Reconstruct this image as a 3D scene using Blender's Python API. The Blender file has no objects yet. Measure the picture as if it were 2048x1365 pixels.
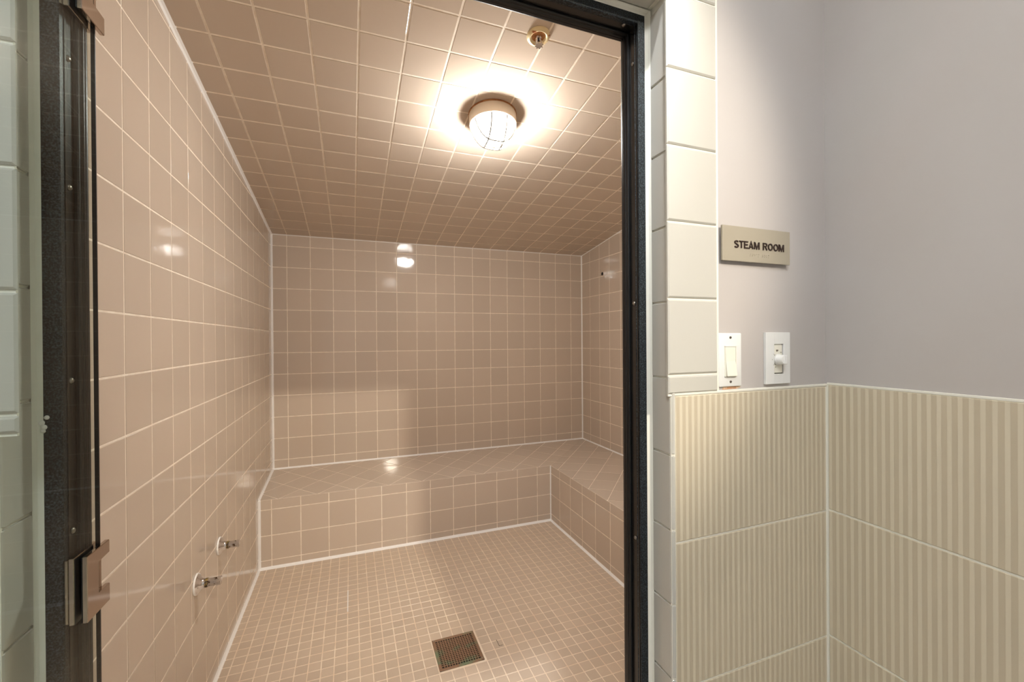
import bpy, bmesh, math, random
from mathutils import Matrix, Vector

random.seed(7)
SC = bpy.context.scene
COL = SC.collection

# ------------------------------------------------------------------ camera
F_PX, YAW, PITCH, ROLL = 855.03, 0.3601, -0.0029, -0.0070
CAM = Vector((0.5332, -3.4666, 1.3830))
fw = Vector((math.sin(YAW) * math.cos(PITCH), math.cos(YAW) * math.cos(PITCH), math.sin(PITCH)))
rt = Vector((math.cos(YAW), -math.sin(YAW), 0))
up = rt.cross(fw)
rt, up = math.cos(ROLL) * rt + math.sin(ROLL) * up, -math.sin(ROLL) * rt + math.cos(ROLL) * up
cam_data = bpy.data.cameras.new('camera')
cam_data.sensor_width = 36.0
cam_data.lens = 36.0 * F_PX / 2048.0
cam_data.clip_start = 0.02
cam = bpy.data.objects.new('camera', cam_data)
COL.objects.link(cam)
cam.matrix_world = Matrix(((rt.x, up.x, -fw.x, CAM.x), (rt.y, up.y, -fw.y, CAM.y), (rt.z, up.z, -fw.z, CAM.z), (0, 0, 0, 1)))
SC.camera = cam

# ------------------------------------------------------------------ world, exposure
w = bpy.data.worlds.new('world')
SC.world = w
w.use_nodes = True
w.node_tree.nodes['Background'].inputs[0].default_value = (0.9, 0.92, 1, 1)
w.node_tree.nodes['Background'].inputs[1].default_value = 0.3
SC.view_settings.view_transform = 'Standard'
SC.view_settings.look = 'None'
SC.view_settings.exposure = 0.82
SC.view_settings.gamma = 1.0
SC.view_settings.use_curve_mapping = False
# lamp strengths (the lamps themselves are built further down)
JAR_EMIT = 140.0        # glass jar lamp inside the steam room
SPOT_A = 6.0         # wide downlight outside the door, split off the tilted one for the wall
SPOT_C = 120.0         # tilted recessed downlight shining in through the door
SPOT_B = 270.0         # recessed downlight behind the viewer
FILL_PANEL = 19.0            # unseen panel added further back in the hall as fill

# ------------------------------------------------------------------ measures
T = 0.154                       # pitch of the 6 inch wall tiles
XR = 2.531                      # right wall of the steam room
ZC, SL = 2.154, 0.1374          # ceiling height at the back wall and its rise towards the door
YIN = -2.640                    # inner face of the front wall
YF = -2.7755                    # face of the tiles outside
YP = -2.7700                    # painted face outside
YFR = -2.710                    # face of the steel frame
XL, XJ = 0.140, 1.134           # tiled reveals left and right of the door
XO = 1.596                      # side wall outside
ZS = 2.082                      # soffit over the door
BY, BX = -0.512, 1.955          # bench fronts
BZB, BZF = 0.464, 0.4185        # bench height at the wall, at the front edge
HZ = 3.00                       # hall ceiling
ZROW = 1.4552                   # a grout line of the wall tiles

def lin(r, g, b):
    f = lambda c: (c / 255 / 12.92) if c / 255 <= 0.04045 else ((c / 255 + 0.055) / 1.055) ** 2.4
    return (f(r), f(g), f(b), 1)

# ------------------------------------------------------------------ materials
def mat(name, col, rough=0.5, metal=0.0, spec=0.5, var=0.0, noise=None, bump=None, coat=0.0, emit=0.0):
    """noise=(scale, colour2, lo, hi); bump=(scale, strength, distance)"""
    m = bpy.data.materials.new(name)
    m.use_nodes = True
    nt = m.node_tree
    b = nt.nodes['Principled BSDF']
    b.inputs['Roughness'].default_value = rough
    b.inputs['Metallic'].default_value = metal
    b.inputs['Specular IOR Level'].default_value = spec
    b.inputs['Coat Weight'].default_value = coat
    b.inputs['Coat Roughness'].default_value = 0.05
    b.inputs['Base Color'].default_value = col
    geo = nt.nodes.new('ShaderNodeNewGeometry')
    out = None
    if noise:
        n = nt.nodes.new('ShaderNodeTexNoise')
        n.inputs['Scale'].default_value = noise[0]
        n.inputs['Detail'].default_value = 4
        nt.links.new(geo.outputs['Position'], n.inputs['Vector'])
        r = nt.nodes.new('ShaderNodeValToRGB')
        r.color_ramp.elements[0].position = noise[2]
        r.color_ramp.elements[1].position = noise[3]
        r.color_ramp.elements[0].color = col
        r.color_ramp.elements[1].color = noise[1]
        nt.links.new(n.outputs['Fac'], r.inputs['Fac'])
        out = r.outputs['Color']
    if var:
        oi = nt.nodes.new('ShaderNodeObjectInfo')
        mr = nt.nodes.new('ShaderNodeMapRange')
        mr.inputs['To Min'].default_value = 1 - var
        mr.inputs['To Max'].default_value = 1 + var
        nt.links.new(oi.outputs['Random'], mr.inputs['Value'])
        hs = nt.nodes.new('ShaderNodeHueSaturation')
        nt.links.new(mr.outputs['Result'], hs.inputs['Value'])
        if out:
            nt.links.new(out, hs.inputs['Color'])
        else:
            hs.inputs['Color'].default_value = col
        out = hs.outputs['Color']
    if out:
        nt.links.new(out, b.inputs['Base Color'])
    if bump:
        n2 = nt.nodes.new('ShaderNodeTexNoise')
        n2.inputs['Scale'].default_value = bump[0]
        n2.inputs['Detail'].default_value = 2
        nt.links.new(geo.outputs['Position'], n2.inputs['Vector'])
        bp = nt.nodes.new('ShaderNodeBump')
        bp.inputs['Strength'].default_value = bump[1]
        bp.inputs['Distance'].default_value = bump[2]
        nt.links.new(n2.outputs['Fac'], bp.inputs['Height'])
        nt.links.new(bp.outputs['Normal'], b.inputs['Normal'])
    if emit:
        b.inputs['Emission Color'].default_value = col
        b.inputs['Emission Strength'].default_value = emit
    return m

TILE_COL = (0.61, 0.503, 0.408, 1)
M = {}
M['tile'] = mat('beige_glazed_tile', TILE_COL, 0.055, spec=0.55, var=0.035, bump=(9, 0.12, 0.004))
M['floor_tile'] = mat('beige_mosaic_tile', (0.60, 0.475, 0.36, 1), 0.28, var=0.05, noise=(3, (0.58, 0.46, 0.355, 1), 0.35, 0.7), bump=(120, 0.05, 0.001))
M['grout'] = mat('cream_grout', lin(246, 234, 218), 0.8, noise=(30, lin(232, 214, 194), 0.4, 0.75))
M['caulk'] = mat('white_caulk', lin(246, 242, 238), 0.5)
M['cream'] = mat('cream_glazed_tile', lin(200, 197, 189), 0.10, var=0.015, bump=(7, 0.1, 0.004))
M['white_grout'] = mat('white_grout', lin(240, 237, 226), 0.75)
M['paint'] = mat('warm_grey_paint', lin(200, 195, 193), 0.48, noise=(2.5, lin(195, 188, 184), 0.3, 0.7), bump=(60, 0.03, 0.002))
M['ceil_paint'] = mat('white_ceiling_paint', lin(235, 233, 228), 0.8)
M['hall_floor'] = mat('grey_stone_floor', lin(205, 196, 182), 0.35, noise=(4, lin(192, 183, 168), 0.4, 0.6))
M['frame'] = mat('hammered_dark_steel', lin(20, 23, 26), 0.36, metal=0.3, spec=0.4, noise=(420, lin(74, 84, 92), 0.44, 0.74), bump=(300, 0.35, 0.001))
M['frame_dark'] = mat('dark_bronze_paint', lin(30, 28, 27), 0.26, noise=(40, lin(42, 36, 31), 0.4, 0.7))
M['rubber'] = mat('black_rubber', lin(14, 14, 16), 0.32)
M['chrome'] = mat('polished_chrome', (0.8, 0.8, 0.82, 1), 0.06, metal=1.0)
M['chrome_worn'] = mat('worn_chrome', (0.72, 0.72, 0.74, 1), 0.12, metal=1.0, noise=(90, lin(96, 72, 46), 0.55, 0.62))
M['hinge_metal'] = mat('polished_nickel', (0.52, 0.43, 0.37, 1), 0.07, metal=1.0)
M['white_plastic'] = mat('white_plastic', lin(238, 238, 236), 0.3)
M['ivory_plastic'] = mat('ivory_plastic', lin(240, 237, 224), 0.3)
M['dark'] = mat('black_hole', (0.004, 0.004, 0.004, 1), 0.9)
M['screw'] = mat('screw_steel', (0.32, 0.28, 0.24, 1), 0.35, metal=0.9)
M['letters'] = mat('dark_brown_letters', lin(48, 30, 24), 0.4)
M['sign'] = mat('beige_acrylic', lin(172, 163, 146), 0.12, coat=0.4)
M['lamp_body'] = mat('cream_enamel_metal', lin(222, 205, 184), 0.35)
M['rust_ring'] = mat('rusted_edge', lin(186, 130, 78), 0.7, noise=(60, lin(150, 92, 48), 0.4, 0.6))
M['wire'] = mat('grey_wire', lin(120, 110, 100), 0.6, metal=0.1)
M['escutcheon'] = mat('yellowed_enamel', lin(226, 206, 160), 0.35, noise=(45, lin(170, 92, 44), 0.56, 0.68))
M['rust'] = mat('rusty_bronze_grate', lin(142, 110, 86), 0.5, metal=0.15, noise=(14, lin(118, 128, 100), 0.52, 0.66), bump=(120, 0.3, 0.002))
M['chip'] = mat('bare_plaster', lin(206, 158, 122), 0.9, noise=(120, lin(232, 205, 176), 0.45, 0.6))
M['inner'] = mat('inner_tile_face', TILE_COL, 0.15)
M['teflon'] = mat('yellowed_thread', lin(150, 125, 70), 0.5, noise=(150, lin(60, 45, 30), 0.45, 0.6))

# ribbed stripes of the wainscot tiles: two glazes in vertical bands 15.4 mm apart
def stripe_mat(name, axis, c1, c2):
    m = mat(name, c1, 0.3)
    nt = m.node_tree
    b = nt.nodes['Principled BSDF']
    geo = nt.nodes.new('ShaderNodeNewGeometry')
    sp = nt.nodes.new('ShaderNodeSeparateXYZ')
    nt.links.new(geo.outputs['Position'], sp.inputs[0])
    mu = nt.nodes.new('ShaderNodeMath'); mu.operation = 'MULTIPLY'
    mu.inputs[1].default_value = 2 * math.pi / 0.0154
    nt.links.new(sp.outputs[axis], mu.inputs[0])
    si = nt.nodes.new('ShaderNodeMath'); si.operation = 'SINE'
    nt.links.new(mu.outputs[0], si.inputs[0])
    r = nt.nodes.new('ShaderNodeMapRange')
    r.inputs['From Min'].default_value = 0.0
    r.inputs['From Max'].default_value = 0.35
    nt.links.new(si.outputs[0], r.inputs['Value'])
    mix = nt.nodes.new('ShaderNodeMix'); mix.data_type = 'RGBA'
    nt.links.new(r.outputs['Result'], mix.inputs['Factor'])
    mix.inputs['A'].default_value = c1
    mix.inputs['B'].default_value = c2
    nt.links.new(mix.outputs['Result'], b.inputs['Base Color'])
    mr = nt.nodes.new('ShaderNodeMapRange')
    mr.inputs['To Min'].default_value = 0.34
    mr.inputs['To Max'].default_value = 0.22
    nt.links.new(r.outputs['Result'], mr.inputs['Value'])
    nt.links.new(mr.outputs['Result'], b.inputs['Roughness'])
    bp = nt.nodes.new('ShaderNodeBump')
    bp.inputs['Strength'].default_value = 0.25
    bp.inputs['Distance'].default_value = 0.0006
    nt.links.new(r.outputs['Result'], bp.inputs['Height'])
    nt.links.new(bp.outputs['Normal'], b.inputs['Normal'])
    return m
M['stripe_x'] = stripe_mat('striped_wainscot_front', 'X', lin(203, 190, 167), lin(222, 211, 189))
M['stripe_y'] = stripe_mat('striped_wainscot_side', 'Y', lin(203, 190, 167), lin(222, 211, 189))

# clear, slightly green door glass: fresnel mix of tinted transparency and mirror
def glass_mat():
    m = bpy.data.materials.new('green_tinted_door_glass')
    m.use_nodes = True
    nt = m.node_tree
    nt.nodes.clear()
    o = nt.nodes.new('ShaderNodeOutputMaterial')
    mx = nt.nodes.new('ShaderNodeMixShader')
    tr = nt.nodes.new('ShaderNodeBsdfTransparent')
    tr.inputs[0].default_value = (0.90, 0.935, 0.915, 1)
    gl = nt.nodes.new('ShaderNodeBsdfGlossy')
    gl.inputs['Roughness'].default_value = 0.0
    lw = nt.nodes.new('ShaderNodeLayerWeight')
    pw = nt.nodes.new('ShaderNodeMath'); pw.operation = 'POWER'
    pw.inputs[1].default_value = 6.0
    ma = nt.nodes.new('ShaderNodeMath'); ma.operation = 'MULTIPLY_ADD'
    ma.inputs[1].default_value = 0.75
    ma.inputs[2].default_value = 0.018
    lw.inputs['Blend'].default_value = 0.5
    nt.links.new(lw.outputs['Facing'], pw.inputs[0])
    nt.links.new(pw.outputs[0], ma.inputs[0])
    nt.links.new(ma.outputs[0], mx.inputs[0])
    nt.links.new(tr.outputs[0], mx.inputs[1])
    nt.links.new(gl.outputs[0], mx.inputs[2])
    nt.links.new(mx.outputs[0], o.inputs[0])
    return m
M['glass'] = glass_mat()

def emit_mat(name, col, strength):
    m = bpy.data.materials.new(name)
    m.use_nodes = True
    b = m.node_tree.nodes['Principled BSDF']
    b.inputs['Base Color'].default_value = (0.8, 0.8, 0.8, 1)
    b.inputs['Emission Color'].default_value = col
    b.inputs['Emission Strength'].default_value = strength
    return m
M['jar'] = emit_mat('lit_frosted_jar', (1.0, 0.99, 0.95, 1), JAR_EMIT)
M['spot_a'] = emit_mat('lit_cool_downlight', (1.0, 0.97, 0.93, 1), 6.0)
M['spot_b'] = emit_mat('lit_warm_downlight', (1.0, 0.88, 0.70, 1), 6.0)
M['panel'] = emit_mat('fill_panel_lens', (0.95, 0.985, 1.0, 1), FILL_PANEL)

# ------------------------------------------------------------------ helpers
def link_mesh(name, verts, faces, m, parent=None, smooth=False):
    me = bpy.data.meshes.new(name)
    me.from_pydata([tuple(v) for v in verts], [], faces)
    me.validate()
    me.update()
    if smooth:
        me.polygons.foreach_set('use_smooth', [True] * len(me.polygons))
    me.materials.append(m)
    o = bpy.data.objects.new(name, me)
    COL.objects.link(o)
    if parent:
        o.parent = parent
    return o

class MB:
    """collects simple shapes into one mesh"""
    def __init__(s):
        s.bm = bmesh.new()
    def box(s, x0, x1, y0, y1, z0, z1, bev=0.0, seg=2):
        r = bmesh.ops.create_cube(s.bm, size=1)
        vs = r['verts']
        for v in vs:
            v.co = Vector(((x0 + x1) / 2 + v.co.x * (x1 - x0), (y0 + y1) / 2 + v.co.y * (y1 - y0), (z0 + z1) / 2 + v.co.z * (z1 - z0)))
        if bev:
            es = list({e for v in vs for e in v.link_edges})
            bmesh.ops.bevel(s.bm, geom=es, offset=bev, segments=seg, affect='EDGES', profile=0.5)
        return s
    def lathe(s, prof, c, axis='Z', n=40, cap=True):
        """prof: list of (radius, height) along axis from point c"""
        ax = {'X': (1, 0, 0), 'Y': (0, 1, 0), 'Z': (0, 0, 1)}[axis] if isinstance(axis, str) else axis
        ax = Vector(ax).normalized()
        u = ax.orthogonal().normalized()
        v = ax.cross(u)
        rings = []
        for r, h in prof:
            rings.append([s.bm.verts.new(Vector(c) + ax * h + (u * math.cos(t) + v * math.sin(t)) * max(r, 1e-5)) for t in [2 * math.pi * k / n for k in range(n)]])
        for a, b in zip(rings, rings[1:]):
            for k in range(n):
                s.bm.faces.new((a[k], a[(k + 1) % n], b[(k + 1) % n], b[k]))
        if cap:
            s.bm.faces.new(list(reversed(rings[0])))
            s.bm.faces.new(rings[-1])
        return s
    def tube(s, pts, r, n=8, closed=False):
        pts = [Vector(p) for p in pts]
        rings = []
        prev = None
        for i, p in enumerate(pts):
            a = pts[i - 1] if i or closed else p
            b = pts[(i + 1) % len(pts)] if i < len(pts) - 1 or closed else p
            d = (b - a).normalized()
            if prev is None:
                u = d.orthogonal().normalized()
            else:
                u = (prev - d * prev.dot(d)).normalized()
            prev = u
            v = d.cross(u)
            rings.append([s.bm.verts.new(p + (u * math.cos(t) + v * math.sin(t)) * r) for t in [2 * math.pi * k / n for k in range(n)]])
        m = len(rings)
        for i in range(m if closed else m - 1):
            a, b = rings[i], rings[(i + 1) % m]
            for k in range(n):
                s.bm.faces.new((a[k], a[(k + 1) % n], b[(k + 1) % n], b[k]))
        if not closed:
            s.bm.faces.new(list(reversed(rings[0])))
            s.bm.faces.new(rings[-1])
        return s
    def prism(s, poly, f0, f1):
        """poly: 2D points; f0,f1 map (a,b)->xyz for the two ends"""
        A = [s.bm.verts.new(f0(*p)) for p in poly]
        B = [s.bm.verts.new(f1(*p)) for p in poly]
        n = len(poly)
        for k in range(n):
            s.bm.faces.new((A[k], A[(k + 1) % n], B[(k + 1) % n], B[k]))
        s.bm.faces.new(list(reversed(A)))
        s.bm.faces.new(B)
        return s
    def build(s, name, m, parent=None, smooth=False):
        bmesh.ops.recalc_face_normals(s.bm, faces=s.bm.faces)
        me = bpy.data.meshes.new(name)
        s.bm.to_mesh(me)
        s.bm.free()
        if smooth:
            me.polygons.foreach_set('use_smooth', [True] * len(me.polygons))
            try:
                me.set_sharp_from_angle(angle=math.radians(40))
            except Exception:
                pass
        me.materials.append(m)
        o = bpy.data.objects.new(name, me)
        COL.objects.link(o)
        if parent:
            o.parent = parent
        return o

def struct(o):
    o['kind'] = 'structure'
    return o

def thing(name, label, cat, loc=(0, 0, 0), group=None):
    o = bpy.data.objects.new(name, None)
    o.empty_display_size = 0.02
    COL.objects.link(o)
    o['base'] = 1
    del o['base']
    o['label'] = label
    o['category'] = cat
    if group:
        o['group'] = group
    ORIG[o.name] = Vector(loc)
    return o
ORIG = {}

def settle():
    """move every thing's empty to its base without moving its parts"""
    for n, loc in ORIG.items():
        o = bpy.data.objects[n]
        for ch in o.children:
            if ch.data is None:
                ch.location = ch.location - loc
                continue
            ch.location = ch.location - loc
        o.location = loc

def clip(subject, window):
    """clip polygon `subject` by the convex counter-clockwise polygon `window`"""
    out = list(subject)
    n = len(window)
    for i in range(n):
        a, b = window[i], window[(i + 1) % n]
        inp, out = out, []
        if not inp:
            return []
        side = lambda p: (b[0] - a[0]) * (p[1] - a[1]) - (b[1] - a[1]) * (p[0] - a[0])
        for j in range(len(inp)):
            p, q = inp[j - 1], inp[j]
            sp, sq = side(p), side(q)
            if (sp >= 0) != (sq >= 0):
                t = sp / (sp - sq)
                out.append((p[0] + (q[0] - p[0]) * t, p[1] + (q[1] - p[1]) * t))
            if sq >= 0:
                out.append(q)
    res = []
    for p in out:
        if not res or math.hypot(p[0] - res[-1][0], p[1] - res[-1][1]) > 1e-5:
            res.append(p)
    if len(res) > 1 and math.hypot(res[0][0] - res[-1][0], res[0][1] - res[-1][1]) < 1e-5:
        res.pop()
    return res

def area(p):
    return 0.5 * sum(p[i - 1][0] * p[i][1] - p[i][0] * p[i - 1][1] for i in range(len(p)))

def inset(poly, d):
    n = len(poly)
    out = []
    for i in range(n):
        p0, p1, p2 = poly[i - 1], poly[i], poly[(i + 1) % n]
        def nrm(a, b):
            l = math.hypot(b[0] - a[0], b[1] - a[1]) or 1e-9
            return (-(b[1] - a[1]) / l, (b[0] - a[0]) / l)
        n1, n2 = nrm(p0, p1), nrm(p1, p2)
        k = 1 + n1[0] * n2[0] + n1[1] * n2[1]
        k = max(k, 0.25)
        out.append((p1[0] + d * (n1[0] + n2[0]) / k, p1[1] + d * (n1[1] + n2[1]) / k))
    return out

def tile_geo(poly, h, bev):
    """a tile as bottom edge, shoulder, bevelled top; local z is the face normal"""
    n = len(poly)
    top = inset(poly, bev)
    v = [(x, y, -0.0005) for x, y in poly] + [(x, y, h - bev * 0.7) for x, y in poly] + [(x, y, h) for x, y in top]
    f = []
    for k in range(n):
        j = (k + 1) % n
        f.append((k, j, n + j, n + k))
        f.append((n + k, n + j, 2 * n + j, 2 * n + k))
    f.append(tuple(range(2 * n, 3 * n)))
    return v, f

_mesh_cache = {}
def tile(name, poly, frame, m, parent, h=0.0010, bev=0.0010, tilt=0.0012):
    """poly in plane coordinates; frame maps plane (u, v, n) to the world"""
    cx = sum(p[0] for p in poly) / len(poly)
    cy = sum(p[1] for p in poly) / len(poly)
    loc = [(p[0] - cx, p[1] - cy) for p in poly]
    key = (name, m.name, h, bev, tuple((round(a, 5), round(b, 5)) for a, b in loc))
    me = _mesh_cache.get(key)
    if me is None:
        v, f = tile_geo(loc, h, bev)
        me = bpy.data.meshes.new(name)
        me.from_pydata(v, [], f)
        me.update()
        me.materials.append(m)
        _mesh_cache[key] = me
    o = bpy.data.objects.new(name, me)
    COL.objects.link(o)
    o.parent = parent
    R = Matrix.Rotation(random.gauss(0, tilt), 4, 'X') @ Matrix.Rotation(random.gauss(0, tilt), 4, 'Y')
    o.matrix_basis = frame @ Matrix.Translation((cx, cy, 0)) @ R
    return o

def plane_frame(o, u, v):
    u, v = Vector(u).normalized(), Vector(v).normalized()
    n = u.cross(v)
    return Matrix(((u.x, v.x, n.x, o[0]), (u.y, v.y, n.y, o[1]), (u.z, v.z, n.z, o[2]), (0, 0, 0, 1)))

def grid_tiles(name, us, vs, region, frame, m, parent, g=0.0052, holes=(), **kw):
    """rectangular grid given by the joint lines us, vs, clipped to a convex region"""
    made = []
    for a, b in zip(us, us[1:]):
        for c, d in zip(vs, vs[1:]):
            sq = [(a + g / 2, c + g / 2), (b - g / 2, c + g / 2), (b - g / 2, d - g / 2), (a + g / 2, d - g / 2)]
            if any(a < h[1] - .004 and b > h[0] + .004 and c < h[3] - .004 and d > h[2] + .004 for h in holes):
                continue
            p = clip(sq, region)
            if len(p) < 3 or abs(area(p)) < 0.00012:
                continue
            xs = [q[0] for q in p]; ys = [q[1] for q in p]
            if max(xs) - min(xs) < 0.005 or max(ys) - min(ys) < 0.005:
                continue
            made.append(tile(name, p, frame, m, parent, **kw))
    return made

def lines(lo, hi, anchor, pitch):
    k0 = math.floor((lo - anchor) / pitch)
    k1 = math.ceil((hi - anchor) / pitch)
    return [anchor + k * pitch for k in range(k0, k1 + 1)]

ceil_z = lambda y: ZC - SL * y

# ================================================================== STEAM ROOM SHELL
CK = 0.005       # tiles stop this far from the corners, where the caulk runs
M['floor_grout'] = mat('tan_grout', lin(242, 226, 206), 0.8, noise=(12, lin(226, 202, 176), 0.35, 0.7))
floor = struct(MB().box(-0.1, XR + 0.1, YIN - 0.2, 0.1, -0.12, 0).build('floor', M['floor_grout']))
wall_left = struct(MB().box(-0.12, 0, YIN - 0.1, 0.1, 0, 2.8).build('wall_left', M['grout']))
wall_back = struct(MB().box(0, XR, 0, 0.12, 0, 2.4).build('wall_back', M['grout']))
wall_right = struct(MB().box(XR, XR + 0.12, YIN, 0.1, 0, 2.8).build('wall_right', M['grout']))
ceiling = struct(MB().prism([(YIN, ceil_z(YIN)), (0, ZC), (0, ZC + 0.1), (YIN, ceil_z(YIN) + 0.1)],
                 lambda y, z: (0, y, z), lambda y, z: (XR, y, z)).build('ceiling', M['grout']))

# wall tiles: only where the view can reach, and a margin more
fr_left = plane_frame((0, 0, 0), (0, -1, 0), (0, 0, 1))          # u = -y, v = z, n = +x
fr_left.col[2] = Vector((1, 0, 0, 0))
fr_left = Matrix(((0, 0, 1, 0), (-1, 0, 0, 0), (0, 1, 0, 0), (0, 0, 0, 1)))   # (u,v,n) -> x=n, y=-u, z=v
fr_back = Matrix(((1, 0, 0, 0), (0, 0, -1, 0), (0, 1, 0, 0), (0, 0, 0, 1)))   # x=u, z=v, y=-n
fr_right = Matrix(((0, 0, -1, XR), (1, 0, 0, 0), (0, 1, 0, 0), (0, 0, 0, 1)))  # y=u, z=v, x=XR-n

def flip_ok(mx):
    return mx.to_3x3().determinant() > 0
# left wall: u runs towards the door; mirrored frames are made right-handed by swapping the sign of u
fr_left = Matrix(((0, 0, 1, 0), (1, 0, 0, 0), (0, 1, 0, 0), (0, 0, 0, 1)))    # y=u, z=v, x=n  (right-handed)
vz = lambda lo, hi: lines(lo, hi, ZROW, T)
reg = [(-2.60, CK), (-CK, CK), (-CK, ZC - CK), (-2.60, ceil_z(-2.60) - CK)]
grid_tiles('wall_tile', lines(-2.60, 0, -2.118, T), vz(0, 2.6), reg, fr_left, M['tile'], wall_left, holes=())
fr_back = Matrix(((1, 0, 0, 0), (0, 0, -1, 0), (0, 1, 0, 0), (0, 0, 0, 1)))
reg = [(CK, BZB + CK), (XR - CK, BZB + CK), (XR - CK, ZC - CK), (CK, ZC - CK)]
grid_tiles('wall_tile', lines(0, XR, 0.1037, T), vz(BZB, ZC), reg, fr_back, M['tile'], wall_back)
fr_right = Matrix(((0, 0, -1, XR), (-1, 0, 0, 0), (0, 1, 0, 0), (0, 0, 0, 1)))  # y=-u
reg = [(CK, BZB + CK), (2.5, BZB + CK), (2.5, ceil_z(-2.5) - CK), (CK, ZC - CK)]
grid_tiles('wall_tile', lines(0, 2.5, 0.142, T), vz(BZB, 2.6), reg, fr_right, M['tile'], wall_right)
# ceiling: u = x, v along the slope from the back wall towards the door
cs = math.sqrt(1 + SL * SL)
fr_ceil = plane_frame((0, 0, ZC), (1, 0, 0), (0, -1, SL))
vl = [(-y) * cs for y in [-2.10 + 0.1526 * k for k in range(14, -1, -1)]] + [2.185 * cs, (2.185 + .1526) * cs, (2.185 + .3052) * cs]
vl = [vl[0] - 0.1526 * cs] + vl
reg = [(CK, CK), (XR - CK, CK), (XR - CK, 2.50 * cs), (CK, 2.50 * cs)]
tl = grid_tiles('ceiling_tile', lines(0, XR, 0.1037, T), vl, reg, fr_ceil, M['tile'], ceiling, g=0.0075)

# floor mosaic, 2 inch pieces; the 300 that show largest are pieces of their own, the rest one mesh
P3 = 0.0513
DX0, DX1, DY0, DY1 = 0.866, 1.0665, -1.700, -1.500          # drain
reg = [(CK, -2.62), (BX - CK, -2.62), (BX - CK, BY - CK), (CK, BY - CK)]
cells = []
us, vs = lines(0, BX, DX0, P3), lines(-2.62, BY, DY1, P3)
g = 0.0042
for a, b in zip(us, us[1:]):
    for c, d in zip(vs, vs[1:]):
        if a < DX1 - .01 and b > DX0 + .01 and c < DY1 - .01 and d > DY0 + .01:
            continue
        p = clip([(a + g / 2, c + g / 2), (b - g / 2, c + g / 2), (b - g / 2, d - g / 2), (a + g / 2, d - g / 2)], reg)
        if len(p) < 3:
            continue
        xs = [q[0] for q in p]; ys = [q[1] for q in p]
        if max(xs) - min(xs) < 0.006 or max(ys) - min(ys) < 0.006:
            continue
        c3 = Vector((sum(xs) / len(xs), sum(ys) / len(ys), 0)) - CAM
        dep = c3.dot(fw)
        px, py = 1024 + F_PX * c3.dot(rt) / dep, 682.5 - F_PX * c3.dot(up) / dep
        vis = 430 < px < 1247 and py < 1375
        cells.append((0 if vis else 1, dep, p))
cells.sort(key=lambda t: (t[0], t[1]))
ident = Matrix.Identity(4)
for _, _, p in cells[:300]:
    tile('mosaic_tile', p, ident, M['floor_tile'], floor, h=0.0010, bev=0.0008, tilt=0.003)
V, Fc = [], []
for _, _, p in cells[300:]:
    v, f = tile_geo(p, 0.0010 + random.uniform(-.0002, .0002), 0.0008)
    n0 = len(V)
    V += v
    Fc += [tuple(i + n0 for i in q) for q in f]
o = link_mesh('mosaic_field', V, Fc, M['floor_tile'], floor)
o['kind'] = 'stuff'
o['label'] = 'small beige mosaic tiles of the remaining floor'

# a cracked joint by the drain and a whiter, re-grouted joint
MB().box(1.148, 1.1498, -1.640, -1.600, .0002, .0014).box(1.148, 1.166, -1.6418, -1.640, .0002, .0014).build('joint_crack', M['frame_dark'], floor)
gx = DX0 - 7 * P3
MB().box(gx - .0024, gx + .0024, -1.13, -.93, .0002, .0013, .0004, 1).build('joint_repair', M['caulk'], floor)

# ================================================================== BENCH
bench = thing('corner_bench', 'L-shaped beige tiled bench built along the back and right walls', 'bench', (1.2, -0.25, 0))
b = MB()
def zt(x, y):
    return max(BZB + (BZB - BZF) / (-BY) * y, BZB + (BZB - BZF) / (XR - BX) * (x - XR))
YB2 = -2.62
e = 0.0012
L1 = [(0.006, BY), (BX, BY), (XR - .001, -.001), (0.006, -.001)]
L2 = [(BX, YB2), (XR - .001, YB2), (XR - .001, -.001), (BX, BY)]
for poly in (L1, L2):
    b.prism(poly, lambda x, y: (x, y, 0.0005), lambda x, y: (x, y, zt(x, y)))
b.build('bench_body', M['grout'], bench)
# bench top, laid diagonally
def bench_top(poly, fz):
    c45 = math.sqrt(.5)
    to = lambda p: ((p[0] + p[1]) * c45, (p[1] - p[0]) * c45)
    back = lambda q: ((q[0] - q[1]) * c45, (q[0] + q[1]) * c45)
    us = lines(-3, 3, 0.02, T)
    for a in us:
        for c in us:
            g = 0.004
            sq = [back(q) for q in ((a + g / 2, c + g / 2), (a + T - g / 2, c + g / 2), (a + T - g / 2, c + T - g / 2), (a + g / 2, c + T - g / 2))]
            p = clip(sq, poly)
            if len(p) < 3 or abs(area(p)) < 0.0003:
                continue
            v, f = tile_geo(p, 0.0015, 0.0012)
            v = [(x, y, z + fz(x, y)) for x, y, z in v]
            link_mesh('top_tile', v, f, M['tile'], bench)
bench_top([(CK, BY + .001), (BX, BY + .001), (XR - CK, -CK), (CK, -CK)], lambda x, y: BZB + (BZB - BZF) / (-BY) * y)
bench_top([(BX + .001, -2.5), (XR - CK, -2.5), (XR - CK, -CK), (BX + .001, BY)], lambda x, y: BZB + (BZB - BZF) / (XR - BX) * (x - XR))
fr = Matrix(((1, 0, 0, 0), (0, 0, -1, BY), (0, 1, 0, 0), (0, 0, 0, 1)))
rows = [-.1, .0515, .2015, .3595, .52]
grid_tiles('front_tile', lines(0, BX, 0.072, 0.1609), rows, [(CK, CK), (BX - CK, CK), (BX - CK, BZF - .0005), (CK, BZF - .0005)], fr, M['tile'], bench)
fr = Matrix(((0, 0, -1, BX), (-1, 0, 0, 0), (0, 1, 0, 0), (0, 0, 0, 1)))
grid_tiles('front_tile', lines(-BY, 2.5, 0.660, 0.1630), rows, [(-BY + CK, CK), (2.5, CK), (2.5, BZF - .0005), (-BY + CK, BZF - .0005)], fr, M['tile'], bench)

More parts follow.
